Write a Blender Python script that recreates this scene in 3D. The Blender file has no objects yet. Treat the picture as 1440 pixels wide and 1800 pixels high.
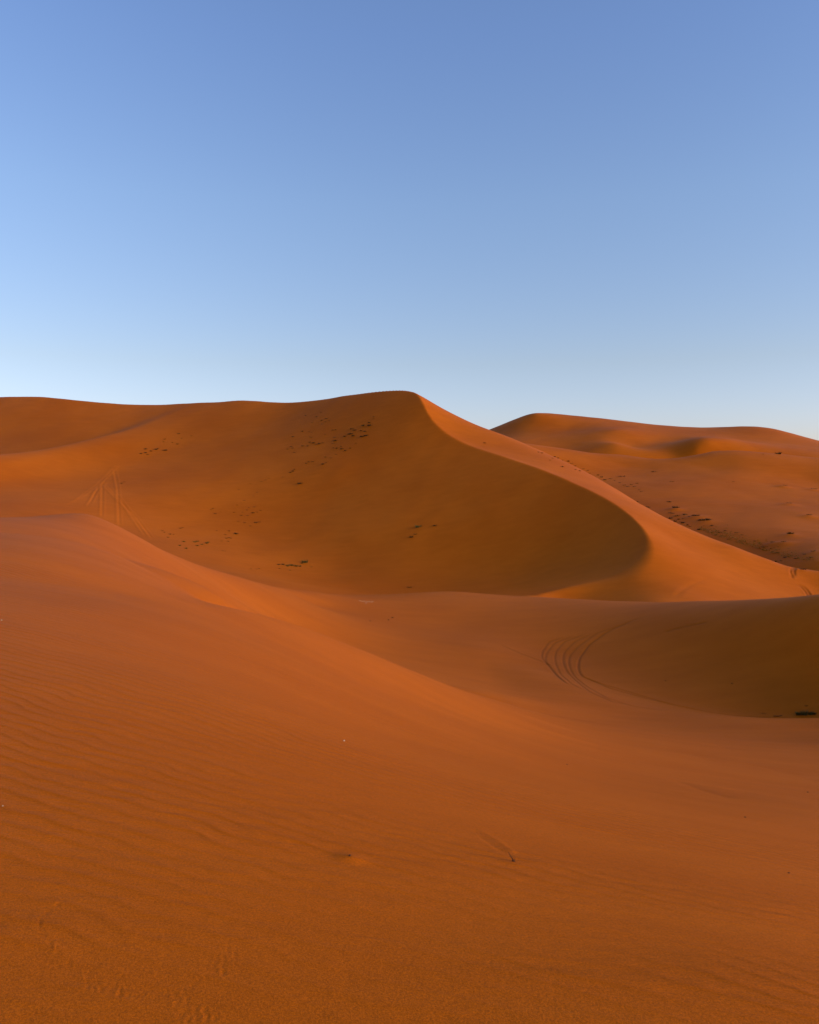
import bpy, math, random
import numpy as np

# ------------------------------------------------------------------ helpers
FPX = 1444.0      # focal length in photo pixels (1440 wide)
HOR = 830.0       # image row of the true horizon
EYE = 1.6
PREVIEW = False

def P(px, py, d):
    """image point at a chosen distance -> world point (camera at 0,0,EYE looking +y)"""
    return ((px - 720.0) / FPX * d, d, EYE - (py - HOR) / FPX * d)

class TPS:
    def __init__(self, pts, lam=0.02):
        p = np.array(pts, float)
        self.c = p[:, :2]; self.s = 30.0
        X = self.c / self.s
        n = len(X)
        K = self.phi(((X[:, None, :] - X[None, :, :]) ** 2).sum(-1))
        A = np.zeros((n + 3, n + 3))
        A[:n, :n] = K + lam * np.eye(n)
        A[:n, n] = 1; A[:n, n+1:] = X
        A[n, :n] = 1; A[n+1:, :n] = X.T
        b = np.concatenate([p[:, 2], [0, 0, 0]])
        self.w = np.linalg.solve(A, b); self.X = X
    @staticmethod
    def phi(r2):
        return 0.5 * r2 * np.log(r2 + 1e-12)
    def __call__(self, x, y):
        q = np.stack([x, y], -1) / self.s
        n = len(self.X)
        out = self.w[n] + q @ self.w[n+1:]
        for i in range(n):
            d = q - self.X[i]
            out = out + self.w[i] * self.phi(d[..., 0] ** 2 + d[..., 1] ** 2)
        return out

def smax(a, b, k):
    h = np.clip(0.5 + 0.5 * (a - b) / k, 0, 1)
    return b * (1 - h) + a * h + k * h * (1 - h)

def smin(a, b, k):
    return -smax(-a, -b, k)

def sstep(a, b, x):
    t = np.clip((x - a) / (b - a), 0, 1)
    return t * t * (3 - 2 * t)

# ------------------------------------------------------------------ terrain control
# far big dune: crest line from the left skyline over the summit and round the bowl
K = [(-500,722,222),(-300,706,208),(-150,699,198),(0,697,190),(70,696,187),(130,702,184),(200,708,182),(250,711,181),
     (320,708,178),(385,706,175),(428,701,173),(500,707,168),(540,703,165),(600,694,160),(660,688,155),(700,686,151.5),
     (720,687,149.5),(730,688.5,148),(735,692,147),(738,701,145),(745,715,142),(760,740,137.5),(780,758,134),(800,772,131),(835,787,127),
     (870,798,123.5),(910,811,119.5),(950,825,115.5),(990,841,111.5),(1030,858,107.5),(1060,873,104),(1090,890,100.5),
     (1112,907,97),(1130,925,94),(1140,940,91.5),(1145,955,89.5),(1146,970,87.5),(1138,987,85.5),(1120,1003,84),
     (1090,1022,82.5),(1060,1034,81.5),(1010,1046,80.5),(960,1056,80)]
Kw = np.array([P(*k) for k in K])
F_pts = [tuple(p) for p in Kw]
W_pts = [tuple(p) for p in Kw]
tan = np.gradient(Kw[:, :2], axis=0); tan /= np.linalg.norm(tan, axis=1)[:, None]
nF = np.stack([tan[:, 1], -tan[:, 0]], 1)
for i in range(0, len(Kw), 2):
    left = K[i][0] < 700
    end = i > 32
    s = 14.0 if left else (4.0 if end else 9.0)
    tf = 0.32 if left else 0.55
    tw = 0.22 if left else 0.32
    x, y, z = Kw[i]
    F_pts.append((x - nF[i,0]*s, y - nF[i,1]*s, z + s*tf))
    W_pts.append((x + nF[i,0]*s, y + nF[i,1]*s, z + s*tw))
# slip face: sand at its angle of repose below the crest, until it meets the left-hand slope in a valley line
for i in range(18, 35):
    x, y, z = Kw[i]
    for s_, dz in ((6, 3.2), (13, 6.9), (21, 10.7), (30, 14.2), (40, 17.3)):
        fl = -13.2
        zz = z - dz
        if zz < fl + 1.5: continue
        X_, Y_ = x + nF[i,0]*s_, y + nF[i,1]*s_
        px = 720 + FPX*X_/Y_; py = HOR + (EYE - zz)*FPX/Y_
        vx = np.interp(py, [690, 1000], [700, 340]) + 50
        if px > vx and py < 1030: F_pts.append((X_, Y_, zz))
F_pts += [P(*q) for q in [
    (735,1048,83),(620,1048,80),(850,1046,83.5),(500,1034,76),(420,1012,78),(920,1044,83),(1000,1015,83),(330,965,100),(300,935,112),(200,905,115),(100,890,114),(0,880,114),(-200,885,110),
    (600,760,144.5),(600,815,132),(450,750,158),(450,810,141),(520,730,160),
    (300,800,149),(300,870,127),(360,900,122),(380,780,152),(200,830,140),(100,830,141),(0,850,131),
    (0,770,165),(120,750,168),(250,760,163),(-200,800,160),(-400,850,135)]]
F_pts += [(-40,45,-14),(0,45,-15),(30,50,-15),(60,60,-16),(-90,70,-8),(0,20,-18),(-60,10,-14),(60,10,-18)]
# windward side, falling to the right and behind
R1 = [(872,759,140),(930,785,134),(1000,815,127),(1060,848,119),(1115,880,110),(1160,905,104.5),(1220,935,99),(1290,958,97),(1350,974,96),(1440,992,96)]
W_pts += [P(*q) for q in R1]
for q in R1[:8]:
    x, y, z = P(*q); W_pts.append((x + 9, y + 5, z - 5.2)); W_pts.append((x + 22, y + 14, min(z - 9, -13)))
W_pts += [P(*q) for q in [(1250,1003,88),(1340,1035,88),(1180,947,95),(1250,966,95.5),(1350,1000,95),(1200,1037,80),(1270,1058,80),(1440,1045,92),(1160,1000,85),(1150,1058,75),(1440,1020,94),(1600,1030,92),(1600,1060,88)]]
W_pts += [(60,120,-13),(80,100,-12),(60,180,-12),(20,200,-8),(0,190,-3),(-60,230,-2),(-120,260,-2),(10,85,8),(0,100,14),(-20,100,16),(-60,110,24),(-100,120,30),(15,90,6)]
W_pts += [(30,40,-16),(0,45,-12),(0,20,-20),(60,30,-16),(60,10,-18),(-40,40,-5)]
# far right dunes
R_pts = [P(*q) for q in [
    (700,800,262),(800,790,258),(872,762,258),(905,742.5,259),(925,733.5,259.6),(940,726.5,260),(955,727.5,260.5),(1000,731,262),(1050,735,262),(1100,741,260),(1150,747,258),(1200,751,256),(1260,753,252),
    (1300,750,250),(1350,752,248),(1400,764,246),(1440,775,244),(1600,800,240),(1800,820,235),
    (900,776,233),(950,781,228),(1000,787,223),(1050,785,217.5),(1080,779,217.5),(1000,755,246),(950,748,251),(1050,755,239),(1080,756,234),
    (1110,786,220),(1112,762,232),(1120,752,245),(1150,798,211),(1150,778,226),(1190,797,211),(1190,775,227),(1225,790,208.8),(1245,782,209.6),(1245,768,226),(1300,775,226),(1300,795,208),(1400,795,210),(1380,778,228),(1440,795,212)]]
R_pts += [(40,205,2),(20,200,1),(60,200,-1),(75,205,2),(95,190,-2),(0,190,-4),(30,120,-16),(60,120,-16),(90,120,-16)]
G1 = [(700,800,206),(800,786,206),(872,782,205),(930,787,202),(1000,794,199),(1040,799,197),(1075,801,197),(1105,803,197),(1140,808,193),(1200,804,190),(1250,795,191),(1290,797,192),(1340,802,193),(1440,813,192),(1600,830,190)]
G_pts = [P(*q) for q in G1]
for q in G1:
    x, y, z = P(*q); r_ = math.hypot(x, y)
    for dd, ff in ((4, 1.6), (14, 7), (40, 20)):
        G_pts.append((x*(1+dd/r_), y*(1+dd/r_), z - ff))
G_pts += [P(*q) for q in [(1000,840,172),(1100,850,165),(1200,850,162),(1300,838,168),(1340,850,164),(1385,858,160),(1430,848,168),(1500,860,162),(1250,820,178),(1100,822,182),
    (1200,900,139),(1300,900,137),(1350,880,148),(1400,900,135),(1440,920,127),(1300,940,121),(1400,960,111),(1440,985,102),(1600,960,112),(1600,880,150),(1600,1000,98),(1800,900,140)]]
G_pts += [(60,85,-15),(20,80,-19),(0,60,-21),(60,50,-19),(0,150,-8),(-60,180,-12),(-60,250,-14),(40,105,-14),(0,330,-22),(90,330,-22)]
R_pts += [(26,340,5),(100,330,2),(180,300,4),(-20,330,0),(-60,300,-5),(60,85,-14),(20,80,-18),(0,60,-20),(60,50,-18),(0,150,-8),(-60,180,-10),(40,105,-13)]
# middle ridge and the valley in front of it
S1 = [(-400,925,27),(-200,920,27),(0,912,28),(60,908,28.5),(110,906,29),(130,903.8,29.5),(142,902.4,29.8),(150,901.5,30),(158,905,30.2),(168,910.5,30.6),(180,918,31),(200,930,31.5),(230,943,32.5),(260,955,33.5),(340,990,37),(385,1004,39),(430,1018,42),(475,1029,45.5),(520,1038,49),(570,1044,52),(620,1047,54),
      (700,1045,55),(790,1040,56.5),(870,1046,56),(960,1051,54.5),(1050,1056,52),(1150,1059,48.5),(1250,1057,45),(1350,1053,41.5),(1440,1048,38.5),(1600,1040,34.5),(1800,1030,31)]
M_pts = [P(*q) for q in S1]
for q in S1:
    x, y, z = P(*q); r = math.hypot(x, y)
    g = 0.45
    for dd in (2.5, 9.0, 25.0):
        s = 1 + dd / r
        fall = 0.16*dd if dd < 3 else (g*dd - 0.8)
        M_pts.append((x*s, y*s, z - fall))
M_pts += [P(*q) for q in [(0,956,15.5),(-200,948,15.5),(150,976,16.5),(300,1022,17),(400,1051,18),(0,940,21),(150,945,24),(250,985,25),(350,1020,28),(500,1100,34),(560,1066,46),(640,1082,46),(720,1094,46),(800,1104,45.5),(620,1130,36.6),(720,1180,31.3),(800,1203,29.5),
    (860,1222,27.5),(950,1238,30),(1050,1240,32.8),(1150,1244,33.3),(1250,1250,33),(1350,1255,32.6),(1440,1257,32.2),(1650,1262,31.5),
    (850,1140,40),(1000,1150,41),(1100,1150,40),(1200,1150,38.7),(1300,1150,37.2),(1440,1150,35.2),(1650,1150,32.5)]]
M_pts += [(-12,12,-.3),(-5,11,-.3),(-2.5,12,-1.8),(0,14,-5.5),(6,14,-7),(0,22,-6.6),(8,22,-8),(16,22,-8.7),(0,5,-8),(-15,5,-4),(15,8,-9),(-30,10,-2.5),(40,20,-9),(0,-20,-9),(30,-20,-9),(-30,-20,-9)]
# near dune under the camera
E = [(-500,950,13.2),(-300,955,13.4),(-150,960,13.5),(0,966,13.5),(150,985,13.7),(300,1030,14),(400,1058,14.5),(480,1082,15.2),(560,1110,16),(650,1146,17.5),(750,1188,19.5),(830,1217,22),(900,1238,24.5),(980,1250,27),(1060,1256,29)]
N_pts = [P(*q) for q in E] + [P(*q) for q in [
    (0,1060,8.2),(300,1090,9.6),(500,1150,10.6),(700,1230,12.0),(850,1270,14.4),(1000,1284,19),(1150,1300,20),(1300,1320,20),(1440,1330,20),(1440,1285,26.5),(1250,1272,27.5),(1120,1262,28.5),(1440,1264,30),(1650,1268,30),(1250,1256,30.8),(1100,1247,31.3),
    (0,1200,5.4),(400,1220,6.2),(700,1300,7.3),(1000,1360,8.9),(1250,1400,9.2),(1440,1420,9.2),
    (0,1400,3.75),(400,1420,3.95),(800,1450,4.3),(1100,1480,4.7),(1440,1520,4.9),
    (0,1600,2.85),(400,1610,2.95),(800,1625,3.1),(1100,1640,3.2),(1440,1660,3.3),
    (-100,1800,2.28),(400,1800,2.35),(800,1800,2.42),(1200,1800,2.48),(1540,1800,2.52)]]
Ew = np.array([P(*k) for k in E]); L_pts = [tuple(p) for p in Ew]
te = np.gradient(Ew[:, :2], axis=0); te /= np.linalg.norm(te, axis=1)[:, None]
for i in range(len(E)):
    x, y, z = Ew[i]; nx, ny = te[i,1], -te[i,0]
    g = 0.10 + 0.45*float(sstep(330, 560, E[i][0]))*float(sstep(1000, 780, E[i][0])); u = 0.06 + 0.12*float(sstep(330, 560, E[i][0]))
    L_pts += [(x - nx*3, y - ny*3, z - 3*g), (x - nx*9, y - ny*9, z - 9*g), (x + nx*2.5, y + ny*2.5, z + 2.5*(g+.1)), (x + nx*8, y + ny*8, z + 8*(g+.1))]
    N_pts += [(x - nx*2.5, y - ny*2.5, z + 2.5*u), (x - nx*8, y - ny*8, z + 8*u)]
L_pts += [(0,0,8),(10,0,8),(-10,0,6),(0,-20,12),(20,10,8),(25,25,6),(20,40,2)]
N_pts += [(-3,0,-0.08),(0,0,0.0),(3,0,-0.5),(-8,0,0.1),(10,0,-2.6),(0,-6,-0.2),(-10,-10,-0.3),(10,-10,-2.6),(-25,-25,-1.5),(25,-25,-6),(-25,5,0.2),(30,5,-7.5),(0,-40,-2),
    (16,34,-10.5),(16,45,-13),(40,40,-14)]

RIB = [(P(-130,864,128)[:2], P(290,738,168)[:2], 4.4, 1.2)]
tL = TPS(L_pts, 0.003)
tG, tF, tW, tR, tM, tN = TPS(G_pts, 0.005), TPS(F_pts, 0.06), TPS(W_pts, 0.02), TPS(R_pts, 0.003), TPS(M_pts, 0.0007), TPS(N_pts, 0.002)

def parts_of(x, y):
    f = tF(x, y); w = tW(x, y); r = smax(np.clip(tR(x, y),-25,40), np.clip(tG(x, y),-25,20), 0.25); m = tM(x, y); n = smin(tN(x, y), tL(x, y), 0.10 + 0.5*sstep(-1.8, -4.0, x) + 0.8*sstep(2.0, 4.5, x))
    px = 720 + FPX * x / np.maximum(y, 1e-3)
    front = sstep(2.0, 20.0, y)
    # crest is knife sharp at the summit and softens round the bowl
    k = 0.05 + (0.8 * sstep(97, 82, y) + 1.0*sstep(83.5, 80.5, y)) * sstep(-5, 12, x) + 0.5*sstep(-3, -16, x)
    big = smin(f, w, k)
    far = sstep(45, 72, np.hypot(x, y))
    big = big * far + (1 - far) * np.minimum(big, -14)
    for (ax, ay), (bx, by), A0, A1 in RIB:
        ux, uy = bx-ax, by-ay; ln = math.hypot(ux, uy); ux /= ln; uy /= ln
        t = ((x-ax)*ux + (y-ay)*uy)/ln; s_ = (x-ax)*uy - (y-ay)*ux      # s_ > 0 on the right-hand side
        big = big + (A0 + (A1-A0)*np.clip(t,0,1))*sstep(-.25,.1,t)*sstep(1.3,.6,t)*np.where(s_ > 0, np.exp(-(s_/10.0)**2), np.exp(-(s_/3.5)**2))
    r = np.where(far > 0, r, -20) * far + (1 - far) * (-20)
    big = np.clip(big, -22, 40)
    return n, m, big, r

def height(x, y, want_id=False):
    x = np.asarray(x, float); y = np.asarray(y, float)
    n, m, big, r = parts_of(x, y)
    rr = np.hypot(x, y)
    az = np.degrees(np.arctan2(x, y))
    # outside the designed sector everything settles to gently rolling sand
    wild = np.maximum(sstep(48, 70, np.abs(az)), sstep(300, 420, rr))
    roll = -6 + 2.5*np.sin(x/37.0+1.0)*np.cos(y/53.0) + 1.5*np.sin(x/91.0-y/77.0)
    n = n*(1 - sstep(36, 60, rr)) + sstep(36, 60, rr)*(-16)
    m = m*(1 - sstep(70, 95, rr)) + sstep(70, 95, rr)*(-20)
    kk = 0.2 + 1.1*sstep(0.0, 8.0, x) + 0.6*sstep(-0.6, -3.2, x)*sstep(24, 18, y)
    h = smax(n, m, kk)
    h2 = smax(big, r, 0.6)
    hh = smax(h, h2, 0.4)
    und = (np.sin(x*.71+1.3*np.sin(y*.31))*np.sin(y*.53+1.1*np.sin(x*.37+2)) + .6*np.sin(x*.23+y*.41+1.7*np.sin(y*.17)))
    hh = hh + und*(0.008 + 0.02*sstep(14, 100, rr))
    nearw = wild * sstep(14, 40, rr)
    hh = hh*(1-nearw) + roll*nearw
    if want_id:
        ids = np.argmax(np.stack([n, m, big, r]), 0)
        ids = np.where(nearw > 0.5, 4, ids)
        return hh, ids
    return hh

def march(px, py, dmin=1.5, dmax=330):
    """first place where the pixel's line of sight meets the sand"""
    d = np.exp(np.linspace(math.log(dmin), math.log(dmax), 420))
    for _ in range(2):
        x = (px-720)/FPX*d; z = EYE - (py-HOR)/FPX*d
        hit = np.nonzero(height(x, d) >= z)[0]
        if len(hit) == 0: return None
        i = hit[0]
        if i == 0: break
        if _ == 0: d = np.linspace(d[i-1], d[i], 24)
    return (float(x[i]), float(d[i]))

# ------------------------------------------------------------------ materials
def new_mat(name):
    m = bpy.data.materials.new(name); m.use_nodes = True
    nt = m.node_tree
    return m, nt, nt.nodes['Principled BSDF']

def sand_material():
    m, nt, b = new_mat('sand')
    N = nt.nodes.new; L = nt.links.new
    geo = N('ShaderNodeNewGeometry')
    def noise(scale, detail=4, vec=None, rough=0.55):
        n = N('ShaderNodeTexNoise'); n.inputs['Scale'].default_value = scale
        n.inputs['Detail'].default_value = detail; n.inputs['Roughness'].default_value = rough
        L(vec or geo.outputs['Position'], n.inputs['Vector']); return n.outputs['Fac']
    def math_(op, a, bb=None):
        n = N('ShaderNodeMath'); n.operation = op
        for i, v in enumerate((a, bb)):
            if v is None: continue
            if isinstance(v, (int, float)): n.inputs[i].default_value = v
            else: L(v, n.inputs[i])
        return n.outputs[0]
    def remap(v, a, bb, c, d):
        n = N('ShaderNodeMapRange'); n.interpolation_type = 'SMOOTHSTEP'
        L(v, n.inputs[0])
        for i, q in enumerate((a, bb, c, d)): n.inputs[i+1].default_value = q
        return n.outputs[0]
    mix = N('ShaderNodeMix'); mix.data_type = 'RGBA'
    mix.inputs['A'].default_value = (0.46, 0.091, 0.0018, 1); mix.inputs['B'].default_value = (0.55, 0.118, 0.0042, 1)
    mpw = N('ShaderNodeMapping'); mpw.inputs['Rotation'].default_value = (0, 0, math.radians(17)); mpw.inputs['Scale'].default_value = (0.35, 1.3, 1)
    L(geo.outputs['Position'], mpw.inputs['Vector'])
    big = noise(0.06, 5); mid = noise(0.9, 6, mpw.outputs['Vector'], 0.62)
    f = math_('ADD', math_('MULTIPLY', big, 0.65), math_('MULTIPLY', mid, 0.35))
    L(remap(f, 0.33, 0.67, 0, 1), mix.inputs['Factor'])
    # wind ripples: crooked, forking bands, strong in patches
    mp = N('ShaderNodeMapping'); mp.inputs['Rotation'].default_value = (0, 0, math.radians(19))
    L(geo.outputs['Position'], mp.inputs['Vector'])
    def bands(scale, dist, ds):
        wv = N('ShaderNodeTexWave'); wv.wave_type = 'BANDS'; wv.bands_direction = 'Y'; wv.wave_profile = 'SAW' if False else 'SIN'
        wv.inputs['Scale'].default_value = scale; wv.inputs['Distortion'].default_value = dist
        wv.inputs['Detail'].default_value = 2.5; wv.inputs['Detail Scale'].default_value = ds; wv.inputs['Detail Roughness'].default_value = .55
        L(mp.outputs['Vector'], wv.inputs['Vector']); return math_('POWER', wv.outputs['Fac'], 2.6)
    mp2 = N('ShaderNodeMapping'); mp2.inputs['Rotation'].default_value = (0, 0, math.radians(16)); mp2.inputs['Scale'].default_value = (1.3, 8, 1)
    L(geo.outputs['Position'], mp2.inputs['Vector'])
    streak = noise(1.0, 4, mp2.outputs['Vector'])
    patch = remap(noise(0.55, 3, mpw.outputs['Vector']), 0.36, 0.62, 0.12, 1)
    att = N('ShaderNodeAttribute'); att.attribute_name = 'ripple'
    w1 = bands(2.9, 7.0, 0.6); 
    rip = math_('ADD', math_('MULTIPLY', w1, 0.0046), math_('MULTIPLY', streak, 0.022))
    rip = math_('MULTIPLY', math_('MULTIPLY', rip, patch), att.outputs['Fac'])
    # coarse darker grains gather on the ripple crests
    cg = math_('MULTIPLY', math_('MULTIPLY', w1, patch), att.outputs['Fac'])
    grain = math_('ADD', math_('MULTIPLY', noise(300, 2), 0.6), math_('MULTIPLY', noise(120, 2), 0.4))
    gv = math_('MULTIPLY', remap(grain, 0.32, 0.68, 0.70, 1.30), remap(cg, 0.0, 1.0, 1.0, 0.92))
    att2 = N('ShaderNodeAttribute'); att2.attribute_name = 'track_shade'
    gv = math_('MULTIPLY', gv, math_('SUBTRACT', 1.0, math_('MULTIPLY', att2.outputs['Fac'], 0.24)))  # groove shade and lit rims of the tyre tracks painted into the sand colour
    mul = N('ShaderNodeMix'); mul.data_type = 'RGBA'; mul.blend_type = 'MULTIPLY'; mul.inputs['Factor'].default_value = 1
    L(mix.outputs['Result'], mul.inputs['A']); L(gv, mul.inputs['B'])
    L(mul.outputs['Result'], b.inputs['Base Color'])
    b.inputs['Roughness'].default_value = 0.6
    b.inputs['IOR'].default_value = 1.10
    h = math_('ADD', rip, math_('MULTIPLY', noise(130, 3), 0.0016))
    h = math_('ADD', h, math_('MULTIPLY', noise(9, 4), 0.003))
    bp = N('ShaderNodeBump'); bp.inputs['Strength'].default_value = 1.0; bp.inputs['Distance'].default_value = 1.0
    L(h, bp.inputs['Height']); L(bp.outputs['Normal'], b.inputs['Normal'])
    return m
SAND = sand_material()

# ------------------------------------------------------------------ marks in the sand
def Z1(pts, ox, oy, k): return [(ox + x/k, oy + y/k) for x, y in pts]
def ground_line(pix, lo=1.5):
    out = []
    for (x0, y0), (x1, y1) in zip(pix[:-1], pix[1:]):
        n = max(1, int(math.hypot(x1-x0, y1-y0)/10))
        for i in range(n): out.append((x0+(x1-x0)*i/n, y0+(y1-y0)*i/n))
    out.append(pix[-1])
    g = [march(px, py, lo) for px, py in out]
    return np.array([p for p in g if p])
def smooth_line(p, it=2):
    for _ in range(it):
        q = np.empty((2*len(p)-2, 2)); q[0::2] = .75*p[:-1]+.25*p[1:]; q[1::2] = .25*p[:-1]+.75*p[1:]
        p = np.concatenate([p[:1], q, p[-1:]])
    return p
TRACKS = []     # polyline, half width, depth, rim
for l in [[(213,817),(180,850),(150,872),(113,890)],[(201,822),(173,850),(133,880)],[(180,850),(207,878),(233,903),(270,950)],[(187,853),(213,880),(257,943)],
          [(180,850),(179,910)],[(200,823),(207,857),(210,927)],[(173,857),(163,877),(153,890)],[(187,845),(166,868),(158,884)],[(206,818),(187,838)]]:
    TRACKS.append((smooth_line(ground_line(l, 60)), 0.16, 0.012, 0.036))
for l in [[(800,130),(700,160),(600,205),(530,255),(490,310),(485,350),(500,380),(580,410),(700,445),(850,490),(1000,520),(1100,535),(1250,543),(1350,545)],
          [(680,170),(560,210),(490,260),(450,300),(450,340),(470,380),(520,420),(600,465),(700,497),(850,520)],
          [(560,205),(470,245),(430,285),(425,320),(440,360),(480,400),(530,440),(620,480),(720,500)],
          [(520,210),(430,245),(395,285),(395,325),(415,370),(460,410),(520,440)],[(470,220),(390,250),(360,290),(355,320),(385,360),(440,410)],
          [(430,225),(370,245),(342,285),(345,315),(370,335),(410,385),(450,415)],[(500,380),(620,430),(760,468),(900,500),(1000,521)],
          [(180,255),(260,290),(340,320),(385,340)],[(830,205),(900,185),(1000,165)]]:
    TRACKS.append((smooth_line(ground_line(Z1(l, 800, 1020, 2.25), 24)), 0.05, 0.032 if l[-1][0] > 900 else 0.02, 0.006))
for l in [[(1325,740),(1312,758),(1326,772),(1318,782)],[(1336,742),(1328,760),(1338,775)],[(1340,810),(1365,825),(1385,850),(1392,868)],[(1352,810),(1378,826),(1396,848),(1401,862)]]:
    TRACKS.append((smooth_line(ground_line(Z1(l, 860, 700, 2.483), 50)), 0.14, 0.10, 0.03))
for l in [[(810,865),(830,840),(870,812),(940,788)],[(825,865),(845,842),(885,815),(950,795)]]:
    TRACKS.append((smooth_line(ground_line(Z1(l, 860, 700, 2.483), 50)), 0.20, 0.02, 0.01))
# low wind-cut ledges on the near slope
for l in [[(640,35),(820,85),(950,120)],[(740,60),(1000,110),(1250,160),(1440,200)],[(880,15),(1000,50),(1100,62)],[(1180,150),(1300,180),(1440,215)],[(700,200),(860,260),(1000,300)],[(1000,250),(1150,285)]]:
    TRACKS.append((smooth_line(ground_line(Z1(l, 940, 1300, 2.88))), 0.13, 0.009, 0.0))
# sand tail behind the snapped twig
TRACKS.append((smooth_line(ground_line([(902,1508),(885,1498),(865,1485),(840,1468)])), 0.014, 0.0022, 0.0006))
TRACKS.append((smooth_line(ground_line([(905,1500),(888,1488),(868,1474),(842,1460)])), 0.02, -0.004, 0.0))
rng = random.Random(7)
DENTS = []      # x, y, radius, depth
def trail(pix, step, jit, r=0.007, d=0.0009):
    for (x0, y0), (x1, y1) in zip(pix[:-1], pix[1:]):
        n = max(1, int(math.hypot(x1-x0, y1-y0)/step))
        for i in range(n):
            g = march(x0+(x1-x0)*i/n + rng.uniform(-jit, jit), y0+(y1-y0)*i/n + rng.uniform(-jit, jit))
            if g: DENTS.append((g[0], g[1], r*rng.uniform(.7, 1.3), d*rng.uniform(.6, 1.3)))
def scatter(cx, cy, rx, ry, n, r=0.0075, d=0.0009):
    for _ in range(n):
        t = rng.uniform(0, 6.28); q_ = math.sqrt(rng.random())
        g = march(cx+rx*q_*math.cos(t), cy+ry*q_*math.sin(t))
        if g: DENTS.append((g[0], g[1], r*rng.uniform(.7, 1.3), d*rng.uniform(.6, 1.3)))
trail([(182,1553),(139,1574),(104,1588),(66,1619),(87,1657),(102,1677)], 7, 5, .009, .0013)
trail([(102,1677),(135,1710),(180,1730)], 8, 5, .009, .001)
scatter(64,1624,9,9,10); scatter(100,1672,8,6,6); scatter(178,1732,30,12,22); scatter(217,1745,10,12,14); scatter(349,1786,36,14,44); scatter(318,1760,14,9,12)
trail([(219,1751),(278,1751),(326,1741),(360,1722),(385,1717)], 6, 4)
trail([(385,1717),(374,1700),(378,1686),(394,1675),(410,1668),(420,1683),(410,1697),(397,1708),(385,1717)], 4.5, 3.5)
trail([(390,1708),(394,1692),(402,1680)], 6, 4, .009, .0016)
trail([(968,1510),(982,1580),(979,1650),(975,1720),(972,1800)], 6, 4, .007, .0007)
trail([(790,1647),(830,1675),(880,1697),(925,1730),(960,1755)], 7, 4, .007, .0006)
MOUND_PIX = [(1200,207),(1362,301),(1212,449),(1160,66),(1397,93),(545,344),(1070,520),(1165,517),(1395,588),(1310,732),(300,246),(470,309)]
MOUNDS = []
for px, py in Z1(MOUND_PIX, 1120, 840, 4.5):
    g = march(px, py + 1.5, 60)
    if g: MOUNDS.append((g[0], g[1], rng.uniform(.8, 1.25)*g[1]/110, rng.uniform(.13, .24)*g[1]/110))
g = march(617, 1510); MOUNDS.append((g[0], g[1], .05, .012))

def detail(x, y):
    """height of tracks, prints and mounds at flat arrays of points"""
    out = np.zeros_like(x); shade_mark = np.zeros_like(x)
    def near(x0, x1, y0, y1): return np.nonzero((x > x0) & (x < x1) & (y > y0) & (y < y1))[0]
    for ti, (pl, hw, dp, rim) in enumerate(TRACKS):
        if len(pl) < 2: continue
        m = 4*hw
        ii = near(pl[:,0].min()-m, pl[:,0].max()+m, pl[:,1].min()-m, pl[:,1].max()+m)
        if not len(ii): continue
        best = np.full(len(ii), 1e9); tt = np.zeros(len(ii)); n = len(pl)-1
        for k in range(n):
            ax, ay = pl[k]; bx, by = pl[k+1]; ux, uy = bx-ax, by-ay; L2 = ux*ux+uy*uy+1e-9
            t = np.clip(((x[ii]-ax)*ux+(y[ii]-ay)*uy)/L2, 0, 1)
            d = np.hypot(x[ii]-ax-t*ux, y[ii]-ay-t*uy)
            b = d < best; best[b] = d[b]; tt[b] = (k+t[b])/n
        fade = sstep(0, .12, tt)*sstep(1, .85, tt)
        g = np.exp(-(best/hw)**2); rm = np.exp(-((best-1.9*hw)/(.7*hw))**2)
        out[ii] += fade*(-dp*g + rim*rm); tone = -0.55 if ti < 9 else (1.0 if ti < 22 else 0.0)  # painted tone: left fan lighter like lit rims, next ruts darker like shaded grooves
        mk = fade*np.exp(-(best/(1.2*hw))**2)*tone; shade_mark[ii] = np.where(np.abs(mk) > np.abs(shade_mark[ii]), mk, shade_mark[ii])
    for cx, cy, r, d in DENTS:
        ii = near(cx-3*r, cx+3*r, cy-3*r, cy+3*r)
        q_ = np.hypot(x[ii]-cx, y[ii]-cy)/r
        out[ii] += -d*np.exp(-q_**2) + .35*d*np.exp(-((q_-1.6)/.5)**2)
    for cx, cy, r, h_ in MOUNDS:
        ii = near(cx-3*r, cx+4*r, cy-3*r, cy+3*r)
        out[ii] += h_*np.exp(-(((x[ii]-cx)/(1.3*r))**2 + ((y[ii]-cy)/r)**2))
    return out, shade_mark

# ------------------------------------------------------------------ build terrain sheet
q = 2 if PREVIEW else 1
az_in = np.degrees(np.arctan((np.linspace(-120, 1560, 1680//(2*q)+1) - 720)/FPX))
left = np.linspace(-180, az_in[0], 130)[:-1]; right = np.linspace(az_in[-1], 180, 130)[1:]
az = np.radians(np.concatenate([left, az_in, right]))
rad = np.concatenate([np.exp(np.linspace(math.log(0.4), math.log(2.0), 20))[:-1],
                      np.exp(np.linspace(math.log(2.0), math.log(24), 520//q))[:-1],
                      np.exp(np.linspace(math.log(24), math.log(56), 330//q))[:-1],
                      np.exp(np.linspace(math.log(56), math.log(300), 460//q))[:-1],
                      np.exp(np.linspace(math.log(300), math.log(6000), 40))])
A_, R_ = np.meshgrid(az, rad)
X = R_*np.sin(A_); Y = R_*np.cos(A_)
H, ID = height(X, Y, True)
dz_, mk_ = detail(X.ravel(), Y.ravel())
H = H + dz_.reshape(H.shape)
RIP = sstep(60, 12, R_)*(1 - sstep(25, 60, np.abs(X)))

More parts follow.
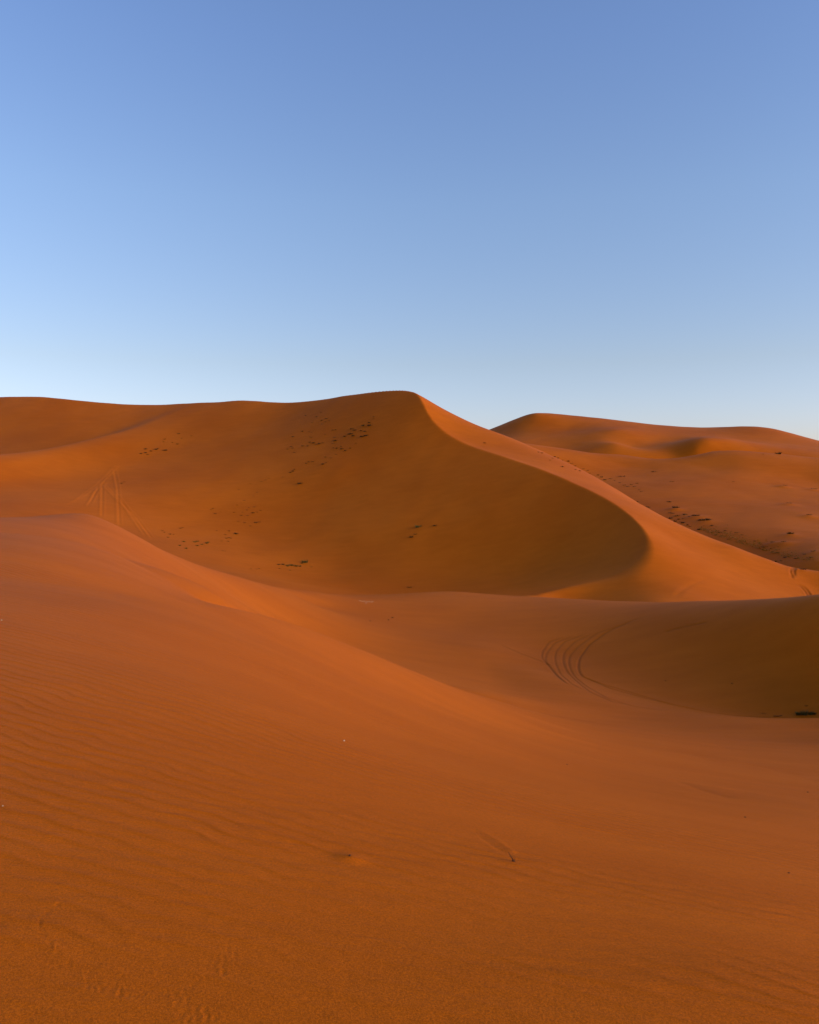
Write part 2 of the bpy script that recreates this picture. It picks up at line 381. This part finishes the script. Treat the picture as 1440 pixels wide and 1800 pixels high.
nr, na = X.shape
verts = np.stack([X, Y, H], -1).reshape(-1, 3)
idx = np.arange(nr*na).reshape(nr, na)
quads = np.stack([idx[:-1, :-1], idx[:-1, 1:], idx[1:, 1:], idx[1:, :-1]], -1)[..., ::-1].reshape(-1, 4)
qid = ID[:-1, :-1].reshape(-1)
ripple = RIP.reshape(-1); track_shade = mk_

def mesh_from(name, v, f, attr=None, trk=None):
    me = bpy.data.meshes.new(name)
    me.vertices.add(len(v)); me.vertices.foreach_set('co', v.astype(np.float32).ravel())
    me.loops.add(f.size); me.loops.foreach_set('vertex_index', f.astype(np.int32).ravel())
    me.polygons.add(len(f)); me.polygons.foreach_set('loop_start', np.arange(0, f.size, f.shape[1], dtype=np.int32))
    me.polygons.foreach_set('loop_total', np.full(len(f), f.shape[1], np.int32))
    me.update(calc_edges=True)
    me.polygons.foreach_set('use_smooth', np.ones(len(f), bool))
    if attr is not None:
        a = me.attributes.new('ripple', 'FLOAT', 'POINT'); a.data.foreach_set('value', attr.astype(np.float32))
        a = me.attributes.new('track_shade', 'FLOAT', 'POINT'); a.data.foreach_set('value', trk.astype(np.float32))
    me.validate()
    return me

COL = bpy.context.scene.collection
def structure(name, v, f, attr, trk, mat, label):
    me = mesh_from(name, v, f, attr, trk); me.materials.append(mat)
    o = bpy.data.objects.new(name, me); COL.objects.link(o)
    o['kind'] = 'structure'; o['label'] = label
    return o

specs = [(0, 'sand_dune', 'near orange dune slope covered in fine wind ripples'),
         (1, 'sand_ridge', 'smooth sand ridge and hollow crossed by curving tyre tracks'),
         (2, 'dune_with_bowl', 'tallest orange dune with a dark hollow bowl and sharp curving crest'),
         (3, 'distant_dunes', 'farther dunes behind the sharp crest with scattered tufts'),
         (4, 'ground', 'open desert sand reaching to the horizon')]
for k, nm, lb in specs:
    f = quads[qid == k]
    used = np.unique(f)
    remap_ = np.zeros(len(verts), np.int64); remap_[used] = np.arange(len(used))
    structure(nm, verts[used], remap_[f], ripple[used], track_shade[used], SAND, lb)

# ------------------------------------------------------------------ plants and small finds
def flat_mat(name, c0, c1, rough=0.8, scale=6.0, trans=0.0):
    m, nt, b = new_mat(name); N = nt.nodes.new; L = nt.links.new
    geo = N('ShaderNodeNewGeometry'); n = N('ShaderNodeTexNoise'); n.inputs['Scale'].default_value = scale; n.inputs['Detail'].default_value = 3
    L(geo.outputs['Position'], n.inputs['Vector'])
    mx = N('ShaderNodeMix'); mx.data_type = 'RGBA'; mx.inputs['A'].default_value = c0 + (1,); mx.inputs['B'].default_value = c1 + (1,)
    mr = N('ShaderNodeMapRange'); mr.inputs[1].default_value = .3; mr.inputs[2].default_value = .7
    L(n.outputs['Fac'], mr.inputs[0]); L(mr.outputs[0], mx.inputs['Factor']); L(mx.outputs['Result'], b.inputs['Base Color'])
    b.inputs['Roughness'].default_value = rough; b.inputs['IOR'].default_value = 1.3
    return m
M_DARK = flat_mat('dry_dark_grass', (.085,.040,.007), (.05,.030,.007))
M_BROWN = flat_mat('dry_brown_grass', (.115,.044,.007), (.075,.032,.006))
M_GREEN = flat_mat('green_grass', (.115,.090,.012), (.070,.064,.012))
M_COVER = flat_mat('sparse_green_cover', (.30,.17,.018), (.20,.135,.018))
M_STRAW = flat_mat('straw', (.30,.17,.045), (.22,.12,.03))
M_WOOD = flat_mat('weathered_wood', (.050,.014,.004), (.10,.03,.008), scale=60)
M_PALE = flat_mat('pale_stone', (.75,.60,.42), (.62,.48,.33), scale=80)
M_STONE = flat_mat('dark_stone', (.06,.02,.006), (.10,.035,.01), scale=80)

def blades(seed, n, r, h, wd, spread=.55, flop=.5):
    """a clump of bent tapering grass blades on a disc of radius r"""
    R = random.Random(seed); v = []; f = []
    for _ in range(n):
        a = R.uniform(0, 6.283); q_ = r*math.sqrt(R.random())*spread
        bx, by = q_*math.cos(a)*1.3, q_*math.sin(a)
        dr = a + R.uniform(-.9, .9); ln = h*R.uniform(.45, 1.1); lean = R.uniform(.15, 1.0)*r*flop*1.6
        pa = dr + 1.5708 + R.uniform(-.6, .6); w_ = wd*R.uniform(.6, 1.2)
        i0 = len(v)
        for t, ww in ((0, 1), (.4, .85), (.75, .5)):
            cx = bx + math.cos(dr)*lean*t*t; cy = by + math.sin(dr)*lean*t*t; cz = ln*(t - .25*t*t*R.uniform(.6, 1.2)) - .03
            v += [(cx-math.cos(pa)*w_*ww/2, cy-math.sin(pa)*w_*ww/2, cz), (cx+math.cos(pa)*w_*ww/2, cy+math.sin(pa)*w_*ww/2, cz)]
        v.append((bx+math.cos(dr)*lean, by+math.sin(dr)*lean, ln*.8-.03))
        f += [(i0,i0+1,i0+3,i0+2),(i0+2,i0+3,i0+5,i0+4),(i0+4,i0+5,i0+6)]
    return v, f
def py_mesh(name, v, f, mat):
    me = bpy.data.meshes.new(name); me.from_pydata(v, [], f); me.materials.append(mat); me.update(); return me
def link(name, me, parent=None):
    o = bpy.data.objects.new(name, me); COL.objects.link(o)
    if parent: o.parent = parent
    return o
def tag(o, label, cat, group=None):
    o['label'] = label; o['category'] = cat
    if group: o['group'] = group
    return o
TUFT = [py_mesh('tuft', *blades(i, 46, .5, .42, .075), M_DARK) for i in range(4)]
TUFTB = [py_mesh('brown_tuft', *blades(20+i, 30, .5, .34, .06), M_BROWN) for i in range(4)]
TUFTG = [py_mesh('green_tuft', *blades(40+i, 60, .5, .45, .06), M_GREEN) for i in range(4)]

def put(px, py, lo=3.0):
    g = march(px, py, lo)
    if g is None: return None
    x, y = np.array([g[0]]), np.array([g[1]])
    return Vector((g[0], g[1], float(height(x, y)[0] + detail(x, y)[0][0])))
R2 = random.Random(11)
def tuft(px, py, size, label, group, kind='dark', name='grass_tuft', lo=40, cat='grass tuft', squash=1.0):
    """size = width in photo pixels"""
    p = put(px, py, lo)
    if p is None: return
    me = R2.choice({'dark': TUFT, 'brown': TUFTB, 'green': TUFTG}[kind])
    o = link(name, me); w_ = size/FPX*p.y
    o.location = p; o.rotation_euler = (0, 0, R2.uniform(-.5, .5) + R2.choice((0, 3.14)))
    o.scale = (w_*1.4, w_*1.3*R2.uniform(.7, .95), w_*R2.uniform(1.0, 1.4)*squash)
    tag(o, label, cat, group); return o
from mathutils import Vector

up = [(1110,230,6),(1200,228,7),(1195,187,4),(950,277,5),(990,294,6),(1255,135,3),(1260,105,3),(1080,300,4),(1130,312,5),(905,348,4),(940,346,5),(970,373,6),(850,381,4),(1090,385,6),(1140,372,6),(1165,364,4),
      (1010,475,3),(715,394,6),(710,441,6),(690,478,5),(690,541,3),(740,545,4),(800,521,4),(810,556,5),(860,581,4),(925,545,3),(730,633,3),(650,682,4),(590,748,4),(545,770,5),(580,670,3),
      (400,736,4),(345,736,3),(310,760,3),(365,378,4),(374,397,4),(255,310,4),(350,312,4),(385,320,4),(360,462,4),(410,474,5),(455,490,5),(490,484,5),(545,470,5),(330,515,4),(255,515,4),(45,558,3),
      (95,525,4),(115,545,4),(145,605,5),(5,408,3),(120,385,4),(450,106,4),(300,85,3),(520,42,3),(530,155,4),(590,130,5),(635,155,4),(575,175,4),(535,205,5),(390,185,3),(680,290,3),(720,287,3),(575,350,3),
      (90,885,4),(120,867,4),(140,842,3),(80,890,4)]
for x, y, s_ in up:
    right_ = x > 840 and 160 < y < 420
    if right_: tuft(500+x/8, 720+y/8, s_*1.15, 'dark tuft in the dense cluster high under the tallest summit', 'dark tufts clustered under the summit', 'dark')
    elif y < 430 and x < 660: tuft(500+x/8, 720+y/8, s_, 'small brown tuft in the loose patch left of the dense dark cluster', 'brown tufts high on the big dune face', R2.choice(('brown','dark')))
    else: tuft(500+x/8, 720+y/8, s_*1.1, 'small tuft in the string trailing down from the dense dark cluster', 'tufts trailing down the big dune face', R2.choice(('brown','dark','dark')))
tuft(528, 850.5, 9, 'lone dark tuft low on the big slope beneath the trailing string', None, 'dark')
for x, y, s_ in [(715,147,3.5),(985,252,4),(530,366,6),(575,343,3),(320,357,5),(430,398,4.5),(310,436,5),(210,453,5),(355,472,4),(1280,77,2.5),(1075,130,2.5),(875,222,2.5),(690,205,2.5)]:
    tuft(230+x/12, 760+y/12, s_, 'small dark tuft in the little group on the far left of the big slope', 'tufts on the left part of the big slope', 'dark')
tuft(314, 762.8, 4.5, 'single dark tuft uppermost of the little left-hand group', None, 'dark')
tuft(290, 792, 7.5, 'roundest dark tuft at the right end of the little left-hand group', None, 'dark')
tuft(213, 850, 6, 'dark tuft beside the crossing pale tyre tracks', None, 'brown'); tuft(218.5, 847.3, 4, 'smaller tuft just above the one beside the crossing tyre tracks', None, 'brown')
tuft(736, 927, 11, 'green bushy tuft alone in the bowl, biggest of its three', None, 'green', name='grass_clump', squash=1.2)
tuft(764.5, 924.5, 7.5, 'small dark tuft right of the green one in the bowl', None, 'dark'); tuft(724, 944.5, 8, 'dark tuft lowest of the three in the bowl', None, 'dark'); tuft(731, 939.5, 6, 'thin brownish tuft between the upper and lower bowl tufts', None, 'brown')
low = [(655,117,4),(710,167,5),(680,102,4),(775,137,3),(265,352,5),(295,344,4),(40,382,4),(60,402,4),(135,427,4),(180,432,3.5),(110,467,3.5),(310,522,5),(260,572,4.5),(340,607,5),(450,527,5),(485,517,4),
       (480,572,5),(540,557,4.5),(600,542,6),(880,387,5),(975,422,7),(835,432,4.5),(850,477,5),(880,472,5),(905,477,4.5),(870,517,4.5),(790,512,4),(725,382,3.5),(800,637,4),(1205,82,4.5),
       (1110,122,4),(1280,127,4),(1185,157,5),(1240,147,3.5),(1120,192,4),(1000,262,4),(1080,282,5),(1225,280,7),(1265,272,5),(1155,322,4),(950,150,4),(1040,190,4),(620,530,4),(830,640,3),(1060,150,3)]
for x, y, s_ in low:
    g_ = x < 640 and y > 500
    if g_: tuft(280+x/7.2, 880+y/7.2, s_*1.1, 'greenish tuft in the clump just above the near crest at lower left', 'greenish tufts above the near crest', 'green')
    else: tuft(280+x/7.2, 880+y/7.2, s_, 'small brown tuft in the wide sparse patch at the left foot of the big dune', 'sparse tufts at the foot of the big dune', R2.choice(('brown','dark','brown')))
for x, y in [(420,861),(467,844),(473,841),(460,847),(510,831),(516,829),(497,839),(440,850),(446,872),(430,880),(452,866),(438,893),(417,888)]:
    tuft(x, y, R2.uniform(2.5, 4), 'faint brown tuft in the sparse drift climbing the middle of the slope', 'faint tufts on the middle slope', 'brown')
for x, y, s_ in [(630,302,7),(700,293,8),(830,318,11),(770,308,8),(900,314,10),(965,322,8),(1000,280,6),(640,352,4),(810,392,4)]:
    tuft(420+x/9, 960+y/9 + R2.uniform(-1.5, 1.5), s_*.72, 'green tuft in the long low strip near the bottom of the bowl', 'green strip at the bottom of the bowl', R2.choice(('green','green','dark')))
tuft(536.5, 989, 11, 'tallest green tuft at the right end of the strip in the bowl', None, 'green', name='grass_clump', squash=1.4)
for x, y in [(190,362),(275,362),(315,358),(1150,332)]: tuft(420+x/9, 960+y/9, 4, 'thin brown tuft at the near edge of the bowl floor', 'thin tufts on the bowl floor', 'brown')
tuft(720, 1033, 9, 'dry tuft standing alone just behind the middle crest', None, 'brown', squash=.8)
tuft(852, 779, 4, 'dark speck of a tuft on the lit side of the sharp crest', None, 'dark')
# right-hand flank
for x, y in [(215,236),(230,240),(265,271),(275,262),(285,256),(320,271),(345,276),(375,296),(375,312),(410,309),(430,316),(440,329),(475,336),(300,262),(318,300),(490,345),(505,357),(360,285),(395,318)]:
    tuft(860+x/2.483, 700+y/2.483, R2.uniform(3, 5), 'small brown tuft in the chain running down behind the lit crest', 'tufts in a chain behind the lit crest', R2.choice(('brown','dark')))
for x, y in [(530,352),(548,360),(570,369),(605,386),(635,386),(620,378),(655,400),(665,408),(590,380),(645,372)]:
    tuft(860+x/2.483, 700+y/2.483, R2.uniform(3.5, 6), 'brown tuft in the lower half of the chain behind the lit crest', 'tufts lower in the chain', 'brown')
tuft(1093.5, 838, 11, 'wide brown tuft standing above the chain behind the lit crest', None, 'brown', squash=.7)
tuft(1150, 829.5, 9, 'flat dark tuft alone on the smooth far slope', None, 'brown', squash=.7); tuft(1182, 846.5, 9, 'faint wide tuft on the smooth far slope below the flat one', None, 'brown', squash=.5)
tuft(1368, 798, 9, 'dark bush below the far skyline at right', None, 'dark', squash=1.2); tuft(1341, 798.5, 4, 'tiny tuft left of the dark bush below the far skyline', None, 'brown'); tuft(1289, 847, 4, 'tiny tuft on the far slope at the edge of a shallow hollow', None, 'brown')
rgt = [(255,192,7),(240,188,4),(75,230,8),(95,235,6),(5,190,4),(300,247,9),(320,243,7),(262,279,9),(280,284,8),(265,322,8),(300,346,7),(315,303,9),(300,305,6),(365,327,5),(365,357,7),(345,350,6),(375,293,7),(390,291,5),(420,386,6),(440,305,5),(490,411,7),(500,340,8),(590,381,6),(330,330,5),(400,375,5),(410,312,4)]
for x, y, s_ in rgt:
    tuft(1120+x/4.5, 840+y/4.5, s_*.9, 'dark tuft in the thick patch against the foot of the lit slope', 'dark tufts at the foot of the lit slope', R2.choice(('dark','dark','brown')))
tuft(1120+550/4.5, 840+341/4.5, 15, 'long dark tuft on a small mound right of the thick patch', None, 'dark', squash=.6); tuft(1120+470/4.5, 840+309/4.5, 10, 'dark tuft on a mound uppermost right of the thick patch', None, 'dark', squash=.7)
for (x, y, s_), l_ in zip([(1203,207,10),(1365,301,12),(1213,449,13),(1165,66,11),(1400,93,11)],
    ['dark tuft on a rounded mound, middle of the right-hand flank','brown tuft on a wide mound near the right edge','darkest tuft of the right flank, on a pointed mound','brown tuft on the rim of the far hollow at right','flat tuft at the right edge beside the far hollow']):
    tuft(1120+x/4.5, 840+y/4.5, s_*.85, l_, None, 'dark' if s_ == 13 else 'brown', squash=.8)
for x, y, s_ in [(720,487,8),(785,436,8),(1000,551,7),(1070,521,9),(1160,518,11),(1110,592,8),(1170,631,7),(1325,611,10),(1395,589,11),(1310,732,15),(1140,657,6),(1100,662,6),(1030,548,6),(650,432,6),(700,420,6),(830,452,6),(930,500,6),(1250,640,6),(1380,630,7)]:
    tuft(1120+x/4.5, 840+y/4.5, s_*.85, 'brown tuft scattered along the green strip on the right', 'tufts along the right-hand green strip', R2.choice(('brown','brown','dark')), squash=.8)

# ground cover strip: far too many blades to count
v, f = [], []; R3 = random.Random(5)
strip = [(495,408),(560,430),(640,458),(720,482),(800,508),(880,535),(960,556),(1050,585),(1150,615),(1260,640),(1400,655)]
for _ in range(620):
    k = R3.random()*(len(strip)-1); i = int(k); t = k-i
    x = strip[i][0]*(1-t)+strip[i+1][0]*t; y = strip[i][1]*(1-t)+strip[i+1][1]*t - abs(R3.gauss(0, 1))*(24+14*math.sin(3.14*k/10)) + 4
    g = march(1120+x/4.5, 840+y/4.5, 60)
    if g is None: continue
    zz = float(height(np.array([g[0]]), np.array([g[1]]))[0])
    bv, bf = blades(R3.randrange(10**6), 7, .30, .16, .045); o_ = len(v); sc_ = R3.uniform(.5, 1.25)
    v += [(g[0]+a*sc_, g[1]+b_*sc_, zz+c*sc_) for a, b_, c in bv]; f += [tuple(j+o_ for j in q_) for q_ in bf]
o = link('ground_cover', py_mesh('ground_cover', v, f, M_COVER)); o['kind'] = 'stuff'
tag(o, 'sparse olive green ground cover in a strip below the lit slope at right', 'ground cover')

# green bush with straw stems at the foot of the shaded slope
p = put(1417, 1256.5, 20); s_ = p.y/FPX
bush = bpy.data.objects.new('desert_shrub', None); COL.objects.link(bush); bush.location = p
tag(bush, 'low dark green shrub at the foot of the shaded slope by the right edge', 'shrub')
def offset(bl, dx, dy, sx, sz):
    return [(a*sx+dx, b_*sx*.8+dy, c*sz) for a, b_, c in bl[0]], bl[1]
for k_, (dx, sx, sz) in enumerate([(-13, 15, 10), (-3, 17, 13), (8, 13, 11), (14, 10, 9)]):
    bv, bf = offset(blades(300+k_, 90, .5, .75, .05), dx*s_, 0, sx*s_, sz*s_)
    link('foliage', py_mesh('foliage', bv, bf, M_GREEN), bush)
bv, bf = offset(blades(333, 12, .5, 1.1, .02, flop=.7), 0, 0, 20*s_, 14*s_); link('stems', py_mesh('stems', bv, bf, M_STRAW), bush)

def branch_mesh(name, pts, radii, mat):
    """one tapered many-sided twig along a 3-D polyline"""
    v, f = [], []; n = 7; P3 = [Vector(q_) for q_ in pts]
    for i, c in enumerate(P3):
        d = (P3[min(i+1, len(P3)-1)] - P3[max(i-1, 0)]).normalized(); u = d.cross(Vector((.3, .2, 1))).normalized(); w_ = d.cross(u)
        for k in range(n):
            a = 6.2832*k/n; v.append(tuple(c + (u*math.cos(a) + w_*math.sin(a))*radii[i]*(1+.15*math.sin(3*k+i))))
    for i in range(len(P3)-1):
        for k in range(n): f.append((i*n+k, i*n+(k+1)%n, (i+1)*n+(k+1)%n, (i+1)*n+k))
    f.append(tuple(range(n))[::-1]); f.append(tuple(range((len(P3)-1)*n, len(P3)*n)))
    me = py_mesh(name, v, f, mat); me.polygons.foreach_set('use_smooth', [True]*len(f)); return me
# forked twig stuck in the near slope
p = put(905, 1515); s_ = p.y/FPX
tw = bpy.data.objects.new('twig', None); COL.objects.link(tw); tw.location = p; tag(tw, 'thin dark forked twig stuck upright in the near sand slope', 'twig')
link('stem', branch_mesh('stem', [(1*s_,0,-6*s_),(0,0,0),(-4*s_,1*s_,5*s_),(-8*s_,2*s_,11*s_),(-11*s_,2*s_,16*s_)], [1.1*s_,1.1*s_,.85*s_,.6*s_,.35*s_], M_WOOD), tw)
link('side_shoot', branch_mesh('side_shoot', [(-1*s_,0,1*s_),(0,0,4*s_),(.6*s_,0,8*s_)], [.6*s_,.5*s_,.3*s_], M_WOOD), tw)
link('broken_base', branch_mesh('broken_base', [(-5*s_,-1*s_,2.6*s_),(-1*s_,0,.6*s_),(2*s_,.5*s_,-1.5*s_)], [1.0*s_,1.2*s_,.8*s_], M_WOOD), tw)
# fallen branch on the valley floor
p = put(1368, 1259.5, 20); s_ = p.y/FPX
o = link('dead_branch', branch_mesh('dead_branch', [(-8*s_,0,.4*s_),(-4*s_,1*s_,.7*s_),(1*s_,0,.5*s_),(5*s_,2*s_,.8*s_),(8*s_,1*s_,1.4*s_)], [.5*s_,.7*s_,.7*s_,.6*s_,.4*s_], M_WOOD)); o.location = p
tag(o, 'short dark branch lying on the sand left of the green shrub', 'branch')
tuft(1342, 1254.5, 7, 'faint dry tuft on the valley floor left of the fallen branch', None, 'brown', lo=20, squash=.6); tuft(1418, 1241, 5, 'tiny tuft on the shaded slope just above the green shrub', None, 'brown', lo=20)

def pebble(px, py, size, label, mat, group=None, lo=2.0, seed=1, cat='pebble'):
    p = put(px, py, lo)
    if p is None: return
    R = random.Random(seed); bm = bmesh.new(); bmesh.ops.create_icosphere(bm, subdivisions=2, radius=.5)
    ax = [Vector((R.uniform(-1,1), R.uniform(-1,1), R.uniform(-1,1))).normalized() for _ in range(5)]
    for q_ in bm.verts:
        for a in ax:
            t = q_.co.dot(a) - .36
            if t > 0: q_.co -= a*t*.8
    me = bpy.data.meshes.new('pebble'); bm.to_mesh(me); bm.free(); me.materials.append(mat)
    o = link('pebble', me); w_ = size/FPX*p.y; o.scale = (w_, w_*.8, w_*.6); o.location = p + Vector((0, 0, w_*.12)); o.rotation_euler = (0, 0, R.uniform(0, 6))
    tag(o, label, cat, group)
import bmesh
pebble(605, 1302.5, 4.2, 'small pale pebble alone in the middle of the near slope', M_PALE, seed=1)
pebble(5, 1417, 3, 'tiny pale pebble at the left edge of the near slope', M_PALE, seed=2)
pebble(3, 1090.5, 3, 'tiny pale pebble at the left edge near the dune brow', M_PALE, seed=3)
for k_, (x, y) in enumerate([(633,1056),(637,1057.5),(641,1057),(645,1058.5),(649,1057.5),(653,1059),(655,1057.5),(643,1060.5)]):
    pebble(x, y, 2.2, 'pale pebble in the little scatter on the middle ridge', M_PALE, 'pale pebbles on the middle ridge', 25, 10+k_)
pebble(615, 1509.5, 6, 'dark stone half buried in the near slope left of the twig', M_STONE, seed=21)
pebble(1310, 1437, 4, 'dark pebble among ripples on the right of the near slope', M_STONE, seed=22)
pebble(1387, 1535, 4.2, 'dark pebble lowest on the right of the near slope', M_STONE, seed=23)
pebble(1420, 1393, 4, 'dark pebble closest to the right edge of the near slope', M_STONE, seed=24)
pebble(997, 1344, 3.2, 'small dark pebble on the brow of the near slope', M_STONE, seed=25); pebble(1056, 1313, 2.6, 'smallest dark pebble, highest on the near slope', M_STONE, seed=26)
pebble(690, 1086, 4, 'dark stone uppermost of three on the middle ridge', M_STONE, lo=25, seed=27); pebble(683, 1090, 3.2, 'dark stone just below the uppermost one on the middle ridge', M_STONE, lo=25, seed=28); pebble(651, 1092, 3.2, 'dark stone leftmost of three on the middle ridge', M_STONE, lo=25, seed=29)
pebble(1170, 1197, 3, 'dark stone in the shaded slope right of the curving tracks', M_STONE, lo=25, seed=30); pebble(1287, 1202, 3, 'dark stone farther right in the shaded slope', M_STONE, lo=25, seed=31)

# ------------------------------------------------------------------ camera, light, sky
sc = bpy.context.scene
cam = bpy.data.cameras.new('camera'); co = bpy.data.objects.new('camera', cam); COL.objects.link(co)
co.location = (0, 0, EYE); co.rotation_euler = (math.radians(90), 0, 0)
cam.sensor_fit = 'HORIZONTAL'; cam.sensor_width = 36; cam.lens = 36*FPX/1440
cam.sensor_fit = 'AUTO'; cam.sensor_width = 36; cam.lens = 36*FPX/1800
cam.shift_y = -(900-HOR)/1800
cam.clip_end = 20000; cam.clip_start = 0.05
sc.camera = co

SUN_EL, SUN_AZ = 14.0, 106.0      # azimuth clockwise from the view direction (+y)
el, azs = math.radians(SUN_EL), math.radians(SUN_AZ)
sun = bpy.data.lights.new('sun', 'SUN'); so = bpy.data.objects.new('sun', sun); COL.objects.link(so)
sun.energy = 2.35; sun.angle = math.radians(30); sun.color = (1.0, 0.91, 0.80)
from mathutils import Vector
dirv = Vector((math.sin(azs)*math.cos(el), math.cos(azs)*math.cos(el), math.sin(el)))
so.rotation_euler = dirv.to_track_quat('Z', 'Y').to_euler()

w = bpy.data.worlds.new('World'); sc.world = w; w.use_nodes = True
nt = w.node_tree; bg = nt.nodes['Background']
sky = nt.nodes.new('ShaderNodeTexSky'); sky.sky_type = 'NISHITA'; sky.sun_disc = False
sky.sun_elevation = el; sky.sun_rotation = azs
sky.air_density = 1.0; sky.dust_density = 0.6; sky.ozone_density = 4.0
tc = nt.nodes.new('ShaderNodeTexCoord'); sx = nt.nodes.new('ShaderNodeSeparateXYZ'); nt.links.new(tc.outputs['Generated'], sx.inputs[0])
ramp = nt.nodes.new('ShaderNodeValToRGB'); nt.links.new(sx.outputs['Z'], ramp.inputs[0])
el_ = ramp.color_ramp.elements
GAIN = [(0.05,(1.22,.98,1.10)),(0.13,(1.33,.97,.90)),(0.31,(1.47,1.15,1.08)),(0.47,(1.42,1.17,1.20)),(0.9,(1.40,1.20,1.25))]
for i_, (p_, c_) in enumerate(GAIN):
    e_ = el_[i_] if i_ < 2 else el_.new(p_)
    e_.position = p_; e_.color = tuple(v/1.5 for v in c_) + (1,)
sg = nt.nodes.new('ShaderNodeMix'); sg.data_type = 'RGBA'; sg.blend_type = 'MULTIPLY'; sg.inputs['Factor'].default_value = 1; sg.clamp_result = False
nt.links.new(sky.outputs['Color'], sg.inputs['A']); nt.links.new(ramp.outputs['Color'], sg.inputs['B'])
sg2 = nt.nodes.new('ShaderNodeVectorMath'); sg2.operation = 'SCALE'; sg2.inputs['Scale'].default_value = 1.5
nt.links.new(sg.outputs['Result'], sg2.inputs[0]); nt.links.new(sg2.outputs[0], bg.inputs['Color']); bg.inputs['Strength'].default_value = 0.15

sc.view_settings.view_transform = 'Standard'; sc.view_settings.look = 'None'
sc.view_settings.exposure = 0.45; sc.view_settings.gamma = 1
